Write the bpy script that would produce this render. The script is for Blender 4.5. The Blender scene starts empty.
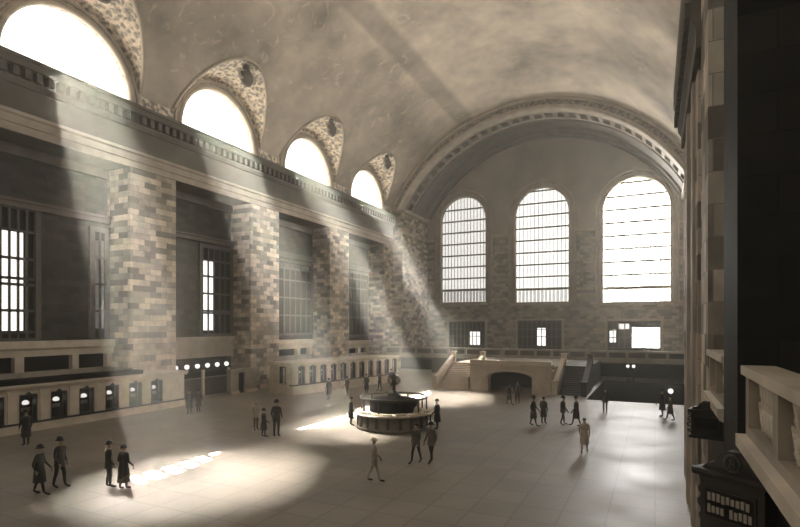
import bpy, bmesh, math, random
from mathutils import Vector, Matrix

random.seed(11)
S = bpy.context.scene
C = S.collection
R = math.radians
PI = math.pi

# ------------------------------------------------------------------ camera
cd = bpy.data.cameras.new('camera')
cam = bpy.data.objects.new('camera', cd)
C.objects.link(cam)
cd.sensor_width = 36.0
cd.lens = 525.0 / 800.0 * 36.0
cd.shift_y = 0.078
cd.clip_start = 0.05
cd.clip_end = 400
cam.location = (0, 0, 6.2)
cam.rotation_euler = (R(90), 0, R(25.9065))
S.camera = cam

# ------------------------------------------------------------------ world, sun, daylight, exposure
S.view_settings.view_transform = 'Standard'
S.view_settings.look = 'None'
S.view_settings.gamma = 1.0
S.view_settings.use_curve_mapping = False
S.view_settings.exposure = 0.15
S.cycles.use_denoising = True
S.cycles.max_bounces = 8
S.cycles.diffuse_bounces = 5
S.cycles.glossy_bounces = 3
S.cycles.transparent_max_bounces = 8
S.cycles.volume_bounces = 0
S.cycles.sample_clamp_indirect = 3.0
S.cycles.caustics_reflective = False
S.cycles.caustics_refractive = False

w = bpy.data.worlds.new('world')
S.world = w
w.use_nodes = True
bg = w.node_tree.nodes['Background']
bg.inputs[0].default_value = (1.0, 0.97, 0.9, 1)
bg.inputs[1].default_value = 1.2

SUN_TO = Vector((-0.66, 0.24, 1.0)).normalized()      # direction towards the sun
def sun(name, energy, angle, to):
    l = bpy.data.lights.new(name, 'SUN')
    l.energy = energy
    l.angle = R(angle)
    l.color = (1.0, 0.955, 0.87)
    o = bpy.data.objects.new(name, l)
    C.objects.link(o)
    o.location = to * 120 + Vector((-15, 40, 0))
    o.rotation_euler = to.to_track_quat('Z', 'Y').to_euler()
    return o
sun('sun', 2000.0, 0.4, SUN_TO)
sun('sun_aureole', 640.0, 13.0, Vector((-0.72, 0.24, 1.0)).normalized())

def area(name, loc, direction, sx, sy, power, col=(1.0, 0.95, 0.86)):
    l = bpy.data.lights.new(name, 'AREA')
    l.shape = 'RECTANGLE'
    l.size = sx
    l.size_y = sy
    l.energy = power
    l.color = col
    o = bpy.data.objects.new(name, l)
    C.objects.link(o)
    o.location = loc
    o.rotation_euler = Vector(direction).to_track_quat('-Z', 'Z').to_euler()
    return o
# daylight through the lunettes of the north wall (outside the frame, opposite the ones in view)
for yy in (21.9, 35.2, 48.5):
    area('north_daylight', (4.4, yy, 24.4), (-1, 0, 0.30), 8.0, 3.6, 2000).data.spread = R(115)
# daylight through the tall windows of the near end wall, behind the camera
area('near_end_daylight', (-14.0, -3.7, 17.0), (0, 1, -0.05), 28.0, 14.0, 1500)

# ------------------------------------------------------------------ materials
def new_mat(name):
    m = bpy.data.materials.new(name)
    m.use_nodes = True
    nt = m.node_tree
    return m, nt, nt.nodes['Principled BSDF']

def N(nt, kind, **kw):
    n = nt.nodes.new(kind)
    for k, v in kw.items():
        setattr(n, k, v)
    return n

def ramp(nt, stops):
    n = nt.nodes.new('ShaderNodeValToRGB')
    el = n.color_ramp.elements
    while len(el) < len(stops):
        el.new(0.5)
    for e, (p, c) in zip(el, stops):
        e.position = p
        e.color = (c[0], c[1], c[2], 1)
    return n

def tint(v, warm=1.0):
    """a sepia grey of value v"""
    return (v, v * (1 - 0.155 * warm), v * (1 - 0.35 * warm))

def plain(name, v, rough=0.6, warm=1.0, var=0.25, scale=1.5, metal=0.0, bump=0.0):
    m, nt, b = new_mat(name)
    geo = N(nt, 'ShaderNodeNewGeometry')
    no = N(nt, 'ShaderNodeTexNoise')
    no.inputs['Scale'].default_value = scale
    no.inputs['Detail'].default_value = 5
    nt.links.new(geo.outputs['Position'], no.inputs['Vector'])
    r = ramp(nt, [(0.3, tint(v * (1 - var), warm)), (0.7, tint(min(v * (1 + var), 0.95), warm))])
    nt.links.new(no.outputs[0], r.inputs[0])
    nt.links.new(r.outputs[0], b.inputs['Base Color'])
    b.inputs['Roughness'].default_value = rough
    b.inputs['Metallic'].default_value = metal
    if bump:
        bp = N(nt, 'ShaderNodeBump')
        bp.inputs['Strength'].default_value = bump
        nt.links.new(no.outputs[0], bp.inputs['Height'])
        nt.links.new(bp.outputs[0], b.inputs['Normal'])
    return m

def ashlar(name, dark, light, bw=1.0, rh=0.44, mortar=0.012, warm=1.0, bias=0.15, rough=0.7):
    m, nt, b = new_mat(name)
    geo = N(nt, 'ShaderNodeNewGeometry')
    sep = N(nt, 'ShaderNodeSeparateXYZ')
    nt.links.new(geo.outputs['Position'], sep.inputs[0])
    add = N(nt, 'ShaderNodeMath', operation='ADD')
    nt.links.new(sep.outputs[0], add.inputs[0])
    nt.links.new(sep.outputs[1], add.inputs[1])
    com = N(nt, 'ShaderNodeCombineXYZ')
    nt.links.new(add.outputs[0], com.inputs[0])
    nt.links.new(sep.outputs[2], com.inputs[1])
    br = N(nt, 'ShaderNodeTexBrick')
    br.offset = 0.5
    br.inputs['Scale'].default_value = 1.0
    br.inputs['Brick Width'].default_value = bw
    br.inputs['Row Height'].default_value = rh
    br.inputs['Mortar Size'].default_value = mortar
    br.inputs['Mortar Smooth'].default_value = 0.2
    br.inputs['Bias'].default_value = bias
    br.inputs['Color1'].default_value = (*tint(dark, warm), 1)
    br.inputs['Color2'].default_value = (*tint(light, warm), 1)
    br.inputs['Mortar'].default_value = (*tint((dark + light) * 0.35, warm), 1)
    nt.links.new(com.outputs[0], br.inputs['Vector'])
    no = N(nt, 'ShaderNodeTexNoise')
    no.inputs['Scale'].default_value = 1.3
    no.inputs['Detail'].default_value = 6
    nt.links.new(geo.outputs['Position'], no.inputs['Vector'])
    r = ramp(nt, [(0.3, (0.66, 0.66, 0.66)), (0.75, (1.12, 1.12, 1.12))])
    nt.links.new(no.outputs[0], r.inputs[0])
    mx = N(nt, 'ShaderNodeMix', data_type='RGBA', blend_type='MULTIPLY')
    mx.inputs['Factor'].default_value = 1.0
    nt.links.new(br.outputs['Color'], mx.inputs['A'])
    nt.links.new(r.outputs[0], mx.inputs['B'])
    nt.links.new(mx.outputs['Result'], b.inputs['Base Color'])
    b.inputs['Roughness'].default_value = rough
    bp = N(nt, 'ShaderNodeBump')
    bp.inputs['Strength'].default_value = 0.35
    bp.inputs['Distance'].default_value = 0.03
    nt.links.new(br.outputs['Fac'], bp.inputs['Height'])
    bp.invert = True
    b.inputs['Specular IOR Level'].default_value = 0.2
    nt.links.new(bp.outputs[0], b.inputs['Normal'])
    return m

def ornate(name, dark, light, scale=1.6, warm=1.0):
    m, nt, b = new_mat(name)
    geo = N(nt, 'ShaderNodeNewGeometry')
    vo = N(nt, 'ShaderNodeTexVoronoi', feature='SMOOTH_F1')
    vo.inputs['Scale'].default_value = scale
    no = N(nt, 'ShaderNodeTexNoise')
    no.inputs['Scale'].default_value = scale * 1.4
    no.inputs['Detail'].default_value = 6
    no.inputs['Distortion'].default_value = 1.5
    nt.links.new(geo.outputs['Position'], vo.inputs['Vector'])
    nt.links.new(geo.outputs['Position'], no.inputs['Vector'])
    mul = N(nt, 'ShaderNodeMath', operation='MULTIPLY')
    nt.links.new(vo.outputs['Distance'], mul.inputs[0])
    nt.links.new(no.outputs[0], mul.inputs[1])
    r = ramp(nt, [(0.12, tint(dark, warm)), (0.30, tint(light, warm))])
    nt.links.new(mul.outputs[0], r.inputs[0])
    nt.links.new(r.outputs[0], b.inputs['Base Color'])
    bp = N(nt, 'ShaderNodeBump')
    bp.inputs['Strength'].default_value = 1.0
    bp.inputs['Distance'].default_value = 0.25
    nt.links.new(mul.outputs[0], bp.inputs['Height'])
    nt.links.new(bp.outputs[0], b.inputs['Normal'])
    b.inputs['Roughness'].default_value = 0.6
    return m

def glow(name, strength, col=(1.0, 0.965, 0.90), clear=0.0):
    """daylight-lit frosted glass (clear > 0 lets part of the sun straight through) or a lit globe"""
    m = bpy.data.materials.new(name)
    m.use_nodes = True
    nt = m.node_tree
    nt.nodes.clear()
    out = N(nt, 'ShaderNodeOutputMaterial')
    em = N(nt, 'ShaderNodeEmission')
    em.inputs[0].default_value = (*col, 1)
    em.inputs[1].default_value = strength
    if clear:
        tr = N(nt, 'ShaderNodeBsdfTransparent')
        mx = N(nt, 'ShaderNodeMixShader')
        mx.inputs[0].default_value = clear
        nt.links.new(em.outputs[0], mx.inputs[1])
        nt.links.new(tr.outputs[0], mx.inputs[2])
        nt.links.new(mx.outputs[0], out.inputs[0])
    else:
        nt.links.new(em.outputs[0], out.inputs[0])
    return m

def floor_mat():
    m, nt, b = new_mat('polished_floor')
    geo = N(nt, 'ShaderNodeNewGeometry')
    br = N(nt, 'ShaderNodeTexBrick')
    br.offset = 0.0
    br.inputs['Scale'].default_value = 1.0
    br.inputs['Brick Width'].default_value = 1.4
    br.inputs['Row Height'].default_value = 1.4
    br.inputs['Mortar Size'].default_value = 0.03
    br.inputs['Color1'].default_value = (*tint(0.27), 1)
    br.inputs['Color2'].default_value = (*tint(0.33), 1)
    br.inputs['Mortar'].default_value = (*tint(0.21), 1)
    nt.links.new(geo.outputs['Position'], br.inputs['Vector'])
    no = N(nt, 'ShaderNodeTexNoise')
    no.inputs['Scale'].default_value = 0.35
    no.inputs['Detail'].default_value = 8
    nt.links.new(geo.outputs['Position'], no.inputs['Vector'])
    r = ramp(nt, [(0.3, (0.75, 0.75, 0.75)), (0.7, (1.15, 1.15, 1.15))])
    nt.links.new(no.outputs[0], r.inputs[0])
    mx = N(nt, 'ShaderNodeMix', data_type='RGBA', blend_type='MULTIPLY')
    mx.inputs['Factor'].default_value = 1.0
    nt.links.new(br.outputs['Color'], mx.inputs['A'])
    nt.links.new(r.outputs[0], mx.inputs['B'])
    nt.links.new(mx.outputs['Result'], b.inputs['Base Color'])
    rr = ramp(nt, [(0.3, (0.40,) * 3), (0.7, (0.52,) * 3)])
    nt.links.new(no.outputs[0], rr.inputs[0])
    nt.links.new(rr.outputs[0], b.inputs['Roughness'])
    b.inputs['IOR'].default_value = 1.75
    return m

def mural_mat():
    """plaster vault with the soft painted bands and faint figures of a night sky"""
    m, nt, b = new_mat('painted_vault')
    geo = N(nt, 'ShaderNodeNewGeometry')
    sep = N(nt, 'ShaderNodeSeparateXYZ')
    nt.links.new(geo.outputs['Position'], sep.inputs[0])
    no = N(nt, 'ShaderNodeTexNoise')
    no.inputs['Scale'].default_value = 0.16
    no.inputs['Detail'].default_value = 9
    no.inputs['Roughness'].default_value = 0.62
    nt.links.new(geo.outputs['Position'], no.inputs['Vector'])
    r = ramp(nt, [(0.32, tint(0.30)), (0.5, tint(0.56)), (0.66, tint(0.80))])
    nt.links.new(no.outputs[0], r.inputs[0])
    # two painted bands that run the length of the vault
    mr = N(nt, 'ShaderNodeMapRange')
    mr.inputs['From Min'].default_value = -35
    mr.inputs['From Max'].default_value = 5
    nt.links.new(sep.outputs[0], mr.inputs['Value'])
    bands = ramp(nt, [(0.0, (0.8,) * 3), (0.24, (0.85,) * 3), (0.262, (0.98,) * 3), (0.272, (0.66,) * 3), (0.310, (0.66,) * 3),
                      (0.325, (1.1,) * 3), (0.7, (1.12,) * 3), (0.9, (0.95,) * 3)])
    nt.links.new(mr.outputs[0], bands.inputs[0])
    mx = N(nt, 'ShaderNodeMix', data_type='RGBA', blend_type='MULTIPLY')
    mx.inputs['Factor'].default_value = 1.0
    nt.links.new(r.outputs[0], mx.inputs['A'])
    nt.links.new(bands.outputs[0], mx.inputs['B'])
    # faint pale strokes
    n2 = N(nt, 'ShaderNodeTexNoise')
    n2.inputs['Scale'].default_value = 0.55
    n2.inputs['Detail'].default_value = 4
    n2.inputs['Distortion'].default_value = 2.0
    nt.links.new(geo.outputs['Position'], n2.inputs['Vector'])
    st = ramp(nt, [(0.60, (0, 0, 0)), (0.68, (0.6, 0.6, 0.6))])
    nt.links.new(n2.outputs[0], st.inputs[0])
    m2 = N(nt, 'ShaderNodeMix', data_type='RGBA')
    nt.links.new(st.outputs[0], m2.inputs['Factor'])
    nt.links.new(mx.outputs['Result'], m2.inputs['A'])
    m2.inputs['B'].default_value = (*tint(0.72), 1)
    nt.links.new(m2.outputs['Result'], b.inputs['Base Color'])
    b.inputs['Roughness'].default_value = 0.85
    return m

M = {}
M['floor'] = floor_mat()
M['mural'] = mural_mat()
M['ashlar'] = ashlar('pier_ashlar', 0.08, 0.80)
M['ashlar_back'] = ashlar('recess_ashlar', 0.014, 0.075, bw=0.9, rh=0.45)  # shade of the recesses put into the colour, far darker than the piers
M['ashlar_end'] = ashlar('end_wall_ashlar', 0.10, 0.48, bw=0.9, rh=0.42)
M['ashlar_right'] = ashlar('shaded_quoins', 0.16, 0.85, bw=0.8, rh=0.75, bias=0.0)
M['ashlar_dark'] = ashlar('dark_pier_ashlar', 0.012, 0.03, bw=1.2, rh=0.6)  # shadow on the near right pier put into the stone colour
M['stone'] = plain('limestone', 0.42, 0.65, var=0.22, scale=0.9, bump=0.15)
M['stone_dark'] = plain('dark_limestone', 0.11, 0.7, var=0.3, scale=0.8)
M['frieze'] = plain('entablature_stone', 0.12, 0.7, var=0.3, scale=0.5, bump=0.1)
M['stone_mid'] = plain('coffer_stone', 0.24, 0.7, var=0.25, scale=0.8)
M['stone_shade'] = plain('dark_marble', 0.05, 0.5, var=0.3, scale=0.8)  # shade over the right stair flight put into the marble colour
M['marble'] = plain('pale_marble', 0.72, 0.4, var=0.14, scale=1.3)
M['marble_grey'] = plain('grey_marble', 0.36, 0.4, var=0.25, scale=1.3)
M['tympanum'] = plain('tympanum_plaster', 0.32, 0.8, var=0.3, scale=0.22)
M['ornate'] = ornate('carved_stone', 0.2, 0.9, 3.2)
M['ornate_face'] = ornate('carved_arch_band', 0.08, 0.34, 2.4)
M['black'] = plain('dark_bronze', 0.022, 0.42, var=0.35, scale=3, metal=0.3)
M['iron'] = plain('window_iron', 0.09, 0.6, var=0.2, scale=3)
M['pale_iron'] = plain('painted_window_iron', 0.24, 0.6, var=0.2, scale=2)
M['void'] = plain('dark_interior', 0.012, 0.9, var=0.1)  # near-black colour stands in for unlit depth behind openings
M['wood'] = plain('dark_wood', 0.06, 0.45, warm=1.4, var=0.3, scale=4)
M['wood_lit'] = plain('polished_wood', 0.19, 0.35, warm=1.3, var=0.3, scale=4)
M['void'].node_tree.nodes['Principled BSDF'].inputs['Specular IOR Level'].default_value = 0.05
M['pane'] = glow('daylit_lunette_glass', 7.0, clear=0.62)
M['pane_soft'] = glow('daylit_glass_soft', 1.05, (1.0, 0.955, 0.87))
M['pane_mid'] = glow('daylit_glass', 1.55, (1.0, 0.96, 0.88))
M['pane_hot'] = glow('daylit_glass_bright', 20.0, (1.0, 0.965, 0.89))
M['pane_dim'] = glow('daylit_glass_dim', 0.12, (1.0, 0.93, 0.80))
M['pane_low'] = glow('daylit_glass_low', 1.7, (1.0, 0.96, 0.89))
M['lamp'] = glow('lit_globe', 1.3, (1.0, 0.95, 0.86))
M['card'] = glow('lit_counter_lamp', 0.9, (1.0, 0.95, 0.86))
M['suit'] = plain('dark_suit', 0.022, 0.85, var=0.3, scale=6)
M['suit_grey'] = plain('grey_suit', 0.08, 0.85, var=0.3, scale=6)
M['suit_pale'] = plain('pale_coat', 0.5, 0.85, var=0.2, scale=6)
M['skirt'] = plain('brown_skirt', 0.13, 0.85, warm=1.3, var=0.2, scale=6)
M['white'] = plain('white_cloth', 0.75, 0.8, var=0.06, scale=6)
M['skin'] = plain('skin', 0.42, 0.6, warm=1.5, var=0.08, scale=8)
M['letter_dim'] = plain('dull_bronze', 0.06, 0.5, var=0.1)
M['letter'] = plain('pale_lettering', 0.4, 0.6, var=0.1)

# ------------------------------------------------------------------ mesh helpers
class MB:
    """collects shapes and links them as ONE mesh object"""
    def __init__(self):
        self.v = []
        self.f = []
        self.sm = []
    def add(self, vs, fs, smooth=False):
        b = len(self.v)
        self.v += [tuple(p) for p in vs]
        self.f += [tuple(b + i for i in f) for f in fs]
        self.sm += [smooth] * len(fs)
        return self
    def box(self, x0, x1, y0, y1, z0, z1):
        return self.add([(x0, y0, z0), (x1, y0, z0), (x1, y1, z0), (x0, y1, z0), (x0, y0, z1), (x1, y0, z1), (x1, y1, z1), (x0, y1, z1)],
                        [(0, 3, 2, 1), (4, 5, 6, 7), (0, 1, 5, 4), (1, 2, 6, 5), (2, 3, 7, 6), (3, 0, 4, 7)])
    def quad(self, a, b, c, d):
        return self.add([a, b, c, d], [(0, 1, 2, 3)])
    def prism(self, poly, axis, a0, a1):
        """poly: 2-D outline; axis 'x': (y,z) outline pushed along x; 'y': (x,z) along y; 'z': (x,y) along z"""
        def P(p, a):
            return (a, p[0], p[1]) if axis == 'x' else (p[0], a, p[1]) if axis == 'y' else (p[0], p[1], a)
        n = len(poly)
        vs = [P(p, a0) for p in poly] + [P(p, a1) for p in poly]
        fs = [tuple(range(n))[::-1], tuple(range(n, 2 * n))]
        fs += [(i, (i + 1) % n, n + (i + 1) % n, n + i) for i in range(n)]
        return self.add(vs, fs)
    def lathe(self, prof, c=(0, 0, 0), seg=20, smooth=True, sx=1, sy=1):
        vs, fs = [], []
        for r, z in prof:
            for k in range(seg):
                a = 2 * PI * k / seg
                vs.append((c[0] + r * sx * math.cos(a), c[1] + r * sy * math.sin(a), c[2] + z))
        for i in range(len(prof) - 1):
            for k in range(seg):
                k2 = (k + 1) % seg
                fs.append((i * seg + k, i * seg + k2, (i + 1) * seg + k2, (i + 1) * seg + k))
        n = len(prof) - 1
        fs.append(tuple(range(seg))[::-1])
        fs.append(tuple(n * seg + k for k in range(seg)))
        return self.add(vs, fs, smooth)
    def tube(self, pts, r, seg=8, closed=False):
        pts = [Vector(p) for p in pts]
        n = len(pts)
        vs, fs = [], []
        for i, p in enumerate(pts):
            a = pts[(i - 1) % n] if closed or i else p
            b = pts[(i + 1) % n] if closed or i < n - 1 else p
            t = (b - a).normalized()
            up = Vector((0, 0, 1)) if abs(t.z) < 0.9 else Vector((1, 0, 0))
            u = t.cross(up).normalized()
            v = u.cross(t)
            for k in range(seg):
                q = 2 * PI * k / seg
                vs.append(p + (u * math.cos(q) + v * math.sin(q)) * r)
        m = n if closed else n - 1
        for i in range(m):
            for k in range(seg):
                j, k2 = (i + 1) % n, (k + 1) % seg
                fs.append((i * seg + k, i * seg + k2, j * seg + k2, j * seg + k))
        if not closed:
            fs.append(tuple(range(seg))[::-1])
            fs.append(tuple((n - 1) * seg + k for k in range(seg)))
        return self.add(vs, fs, True)
    def build(self, name, mat, parent=None, world=False):
        me = bpy.data.meshes.new(name)
        me.from_pydata(self.v, [], self.f)
        me.polygons.foreach_set('use_smooth', self.sm)
        me.materials.append(M[mat] if isinstance(mat, str) else mat)
        bm = bmesh.new()
        bm.from_mesh(me)
        bmesh.ops.recalc_face_normals(bm, faces=bm.faces)
        bm.to_mesh(me)
        bm.free()
        o = bpy.data.objects.new(name, me)
        C.objects.link(o)
        if parent is not None:
            o.parent = parent
            if world:
                off = Vector()
                p = parent
                while p is not None:
                    off += p.location
                    p = p.parent
                o.location = -off
        return o

def tag(o, label=None, cat=None, group=None, kind=None):
    if label: o['label'] = label
    if cat: o['category'] = cat
    if group: o['group'] = group
    if kind: o['kind'] = kind
    return o

def thing(name, label, cat, loc=(0, 0, 0), rz=0.0, group=None, kind=None):
    o = bpy.data.objects.new(name, None)
    o.empty_display_size = 0.3
    C.objects.link(o)
    o.location = loc
    o.rotation_euler = (0, 0, rz)
    return tag(o, label, cat, group, kind)

def struct(o, label=None):
    o['kind'] = 'structure'
    if label: o['label'] = label
    return o

def copy_tree(o, parent=None):
    c = o.copy()
    C.objects.link(c)
    if parent is not None:
        c.parent = parent
    for ch in list(o.children):
        copy_tree(ch, c)
    return c

def arched_wall(mb, axis, p0, p1, a0, a1, z0, z1, holes, step=0.8):
    """a wall across coordinate p (p0..p1 thick) running along a (a0..a1); holes: (centre, half width, sill, spring, rise)"""
    def P(p, a, z):
        return (p, a, z) if axis == 'x' else (a, p, z)
    cuts = {a0, a1}
    for c, r, sl, sp, ri in holes:
        for k in range(33):
            cuts.add(c - r * math.cos(PI * k / 32))
    a = a0
    while a < a1:
        cuts.add(a); a += step * 4
    cs = sorted(x for x in cuts if a0 - 1e-6 <= x <= a1 + 1e-6)
    cs = [x for i, x in enumerate(cs) if i == 0 or x - cs[i - 1] > 1e-5]
    def top(h, a):
        c, r, sl, sp, ri = h
        return sp + ri * math.sqrt(max(0.0, 1 - ((a - c) / r) ** 2))
    for u, v in zip(cs, cs[1:]):
        m = (u + v) / 2
        h = next((h for h in holes if abs(m - h[0]) < h[1]), None)
        for p in (p0, p1):
            if h is None:
                mb.quad(P(p, u, z0), P(p, v, z0), P(p, v, z1), P(p, u, z1))
            else:
                if h[2] > z0:
                    mb.quad(P(p, u, z0), P(p, v, z0), P(p, v, h[2]), P(p, u, h[2]))
                if min(top(h, u), top(h, v)) < z1:
                    mb.quad(P(p, u, top(h, u)), P(p, v, top(h, v)), P(p, v, z1), P(p, u, z1))
        if h is not None and min(top(h, u), top(h, v)) < z1:
            mb.quad(P(p0, u, top(h, u)), P(p0, v, top(h, v)), P(p1, v, top(h, v)), P(p1, u, top(h, u)))
        if h is not None:
            if h[2] > z0:
                mb.quad(P(p0, u, h[2]), P(p0, v, h[2]), P(p1, v, h[2]), P(p1, u, h[2]))
        if h is None or min(top(h, u), top(h, v)) < z1:
            mb.quad(P(p0, u, z1), P(p0, v, z1), P(p1, v, z1), P(p1, u, z1))
    for c, r, sl, sp, ri in holes:
        for e in (c - r, c + r):
            if sp > sl:
                a_, b_ = max(sl, z0), min(sp, z1)
                mb.quad(P(p0, e, a_), P(p0, e, b_), P(p1, e, b_), P(p1, e, a_))
    for e in (a0, a1):
        mb.quad(P(p0, e, z0), P(p0, e, z1), P(p1, e, z1), P(p1, e, z0))
    return mb

# ------------------------------------------------------------------ the shell
XL, XR = -35.0, 5.0            # wall planes
YE, Y1, Y2 = -4.0, 69.7, 79.0  # near end, great arch, end wall
CX, CZ, RV, RI = -15.0, 13.5, 22.4, 20.9
BAYS = (8.6, 21.9, 35.2, 48.5, 61.8)   # lunette centres
PIERS = ((-0.4, 3.6), (12.9, 17.0), (26.25, 30.4), (39.2, 43.4), (52.85, 57.2), (66.7, 69.7))
PIT = (-5.2, 4.9, 46.6, 63.5)

# floor with the dark stairwell cut out of its far right
fl = MB()
for x0, x1, y0, y1 in ((-37.5, PIT[0], YE, Y2), (PIT[0], XR, YE, PIT[2]), (PIT[0], XR, PIT[3], Y2)):
    fl.quad((x0, y0, 0), (x1, y0, 0), (x1, y1, 0), (x0, y1, 0))
struct(fl.build('floor', 'floor'), 'broad polished stone floor of the concourse')
sw = MB()
x0, x1, y0, y1 = PIT
sw.quad((x0, y0, -4), (x1, y0, -4), (x1, y1, -4), (x0, y1, -4))
sw.quad((x0, y0, -4), (x0, y1, -4), (x0, y1, 0), (x0, y0, 0))
sw.quad((x1, y0, -4), (x1, y1, -4), (x1, y1, 0), (x1, y0, 0))
sw.quad((x0, y0, -4), (x1, y0, -4), (x1, y0, 0), (x0, y0, 0))
sw.quad((x0, y1, -4), (x1, y1, -4), (x1, y1, 0), (x0, y1, 0))
for k in range(14):
    sw.box(x0 + 0.6, x1, y0 + 0.1 + k * 0.5, y0 + 0.6 + k * 0.5, -4, -0.28 * (k + 1))
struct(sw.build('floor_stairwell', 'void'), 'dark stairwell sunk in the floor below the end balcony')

# left wall: recess back wall, entablature, lunette wall
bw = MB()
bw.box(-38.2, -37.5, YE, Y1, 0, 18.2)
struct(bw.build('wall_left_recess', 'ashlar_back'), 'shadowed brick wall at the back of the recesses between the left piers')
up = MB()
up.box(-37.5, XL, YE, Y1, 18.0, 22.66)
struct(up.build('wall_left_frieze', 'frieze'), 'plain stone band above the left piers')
lw = MB()
arched_wall(lw, 'x', -36.0, XL, YE, Y1, 22.66, 38.0, [(c, 4.35, 22.7, 22.7, 4.4) for c in BAYS])
struct(lw.build('wall_left_lunettes', 'ornate'), 'carved wall around the half-round windows of the left side')

ob = MB()
ob.box(-44, -40.5, 19.4, 22.2, 18, 42)  # added unseen block that keeps sun off part of the near lunette
struct(ob.build('wall_outside_attic', 'stone_dark'), 'attic block outside that shades part of the nearest full lunette')

tr = MB()   # entablature mouldings along the left wall
tr.prism([(XL - 0.1, 18.0), (XL + 0.12, 18.0), (XL + 0.12, 18.45), (XL + 0.2, 18.5), (XL + 0.2, 18.95), (XL + 0.32, 19.05), (XL + 0.32, 19.25), (XL - 0.1, 19.25)], 'y', YE, Y1 - 0.1)
struct(tr.build('trim_40', 'stone'), 'pale architrave moulding along the tops of the left piers')
tr = MB()
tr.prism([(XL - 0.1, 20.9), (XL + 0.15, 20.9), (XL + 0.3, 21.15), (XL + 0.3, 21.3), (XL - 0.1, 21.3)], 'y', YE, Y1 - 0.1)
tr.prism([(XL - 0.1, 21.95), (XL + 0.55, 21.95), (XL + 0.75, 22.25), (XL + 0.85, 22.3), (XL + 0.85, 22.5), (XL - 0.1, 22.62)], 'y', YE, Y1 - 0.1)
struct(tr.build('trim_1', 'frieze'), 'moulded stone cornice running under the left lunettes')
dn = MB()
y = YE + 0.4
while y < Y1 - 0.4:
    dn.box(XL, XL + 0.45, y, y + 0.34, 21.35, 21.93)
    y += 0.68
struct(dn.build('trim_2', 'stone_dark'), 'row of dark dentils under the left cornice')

for i, (a, b) in enumerate(PIERS):
    p = MB()
    p.box(-37.5, XL, a, b, 0, 18.0)
    struct(p.build('pillar_%d' % (i + 1), 'ashlar'),
           ['square banded stone pier of the left wall', 'square banded stone pier of the left wall behind the tall window', 'lit banded stone pier of the left wall by the long ticket counter end',
            'lit banded stone pier of the left wall beside the corner ticket counter', 'banded stone pier of the left wall behind the long white colonnaded counter', 'last banded stone pier of the left wall before the great arch'][i])
# low stone dado and ledges in the recesses
for i in range(5):
    a, b = PIERS[i][1], PIERS[i + 1][0]
    l = MB()
    l.box(-37.5, -37.15, a, b, 13.9, 14.25)
    l.box(-37.5, -37.0, a, b, 14.25, 14.45)
    l.box(-37.5, -37.3, a, b, 17.3, 18.0)
    struct(l.build('trim_%d' % (3 + i), 'stone_dark'), 'stone ledge across the back of a left recess')

# vault: columns of the shell start at the groin of each lunette penetration
def zv(x): return CZ + math.sqrt(RV * RV - (x - CX) ** 2)
PR, SL = 5.25, 0.27
def zp(x, dy):
    return 22.7 + math.sqrt(max(0, PR * PR - dy * dy)) + SL * (x - XL)
def groin(dy):
    if abs(dy) >= PR or zp(XL, dy) <= zv(XL): return XL
    lo, hi = XL, CX
    for _ in range(40):
        m = (lo + hi) / 2
        if zp(m, dy) > zv(m): lo = m
        else: hi = m
    return lo
ys = {YE, Y1}
for c in BAYS:
    for k in range(49):
        ys.add(c - 5.25 * math.cos(PI * k / 48))
y = YE
while y < Y1:
    ys.add(round(y, 3)); y += 1.4
HY = {c - 5.25 * math.cos(PI * k / 48) for c in BAYS for k in range(49)}
ys = [y for y in sorted(ys) if YE <= y <= Y1 and (y in HY or min(abs(y - c) for c in BAYS) > 5.25)]
def bay_dy(y):
    return min((y - c for c in BAYS), key=abs)
vt = MB()
NA = 56
rows = []
aR = math.asin((XR - CX) / RV)
for y in ys:
    xg = groin(bay_dy(y))
    a0 = math.asin((xg - CX) / RV)
    rows.append([(CX + RV * math.sin(a0 + (aR - a0) * k / NA), y, CZ + RV * math.cos(a0 + (aR - a0) * k / NA)) for k in range(NA + 1)])
vs = [p for r in rows for p in r]
fs = [(i * (NA + 1) + k, (i + 1) * (NA + 1) + k, (i + 1) * (NA + 1) + k + 1, i * (NA + 1) + k + 1) for i in range(len(rows) - 1) for k in range(NA)]
vt.add(vs, fs, True)
struct(vt.build('ceiling', 'mural'), 'great barrel vault with a faint painted sky')

for n, c in enumerate(BAYS):
    pm = MB()
    cols = []
    yy = [c - PR * math.cos(PI * k / 48) for k in range(49)]
    for y in yy:
        xg = groin(y - c)
        cols.append([(XL + (xg - XL) * k / 8, y, zp(XL + (xg - XL) * k / 8, y - c)) for k in range(9)])
    cols = [q for q in cols if q[-1][0] > XL + 1e-3]
    pm.add([p for q in cols for p in q], [(i * 9 + k, (i + 1) * 9 + k, (i + 1) * 9 + k + 1, i * 9 + k + 1) for i in range(len(cols) - 1) for k in range(8)], True)
    struct(pm.build('ceiling_lunette_%d' % (n + 1), 'ornate'), 'carved hood that cuts the vault above a half-round window')
    rib = MB()
    rib.tube([(q[-1][0] + 0.02, q[-1][1], q[-1][2] - 0.05) for q in cols], 0.13, 6)
    struct(rib.build('trim_%d' % (20 + n), 'stone'), 'thin moulding along the edge of a lunette hood')

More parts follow.
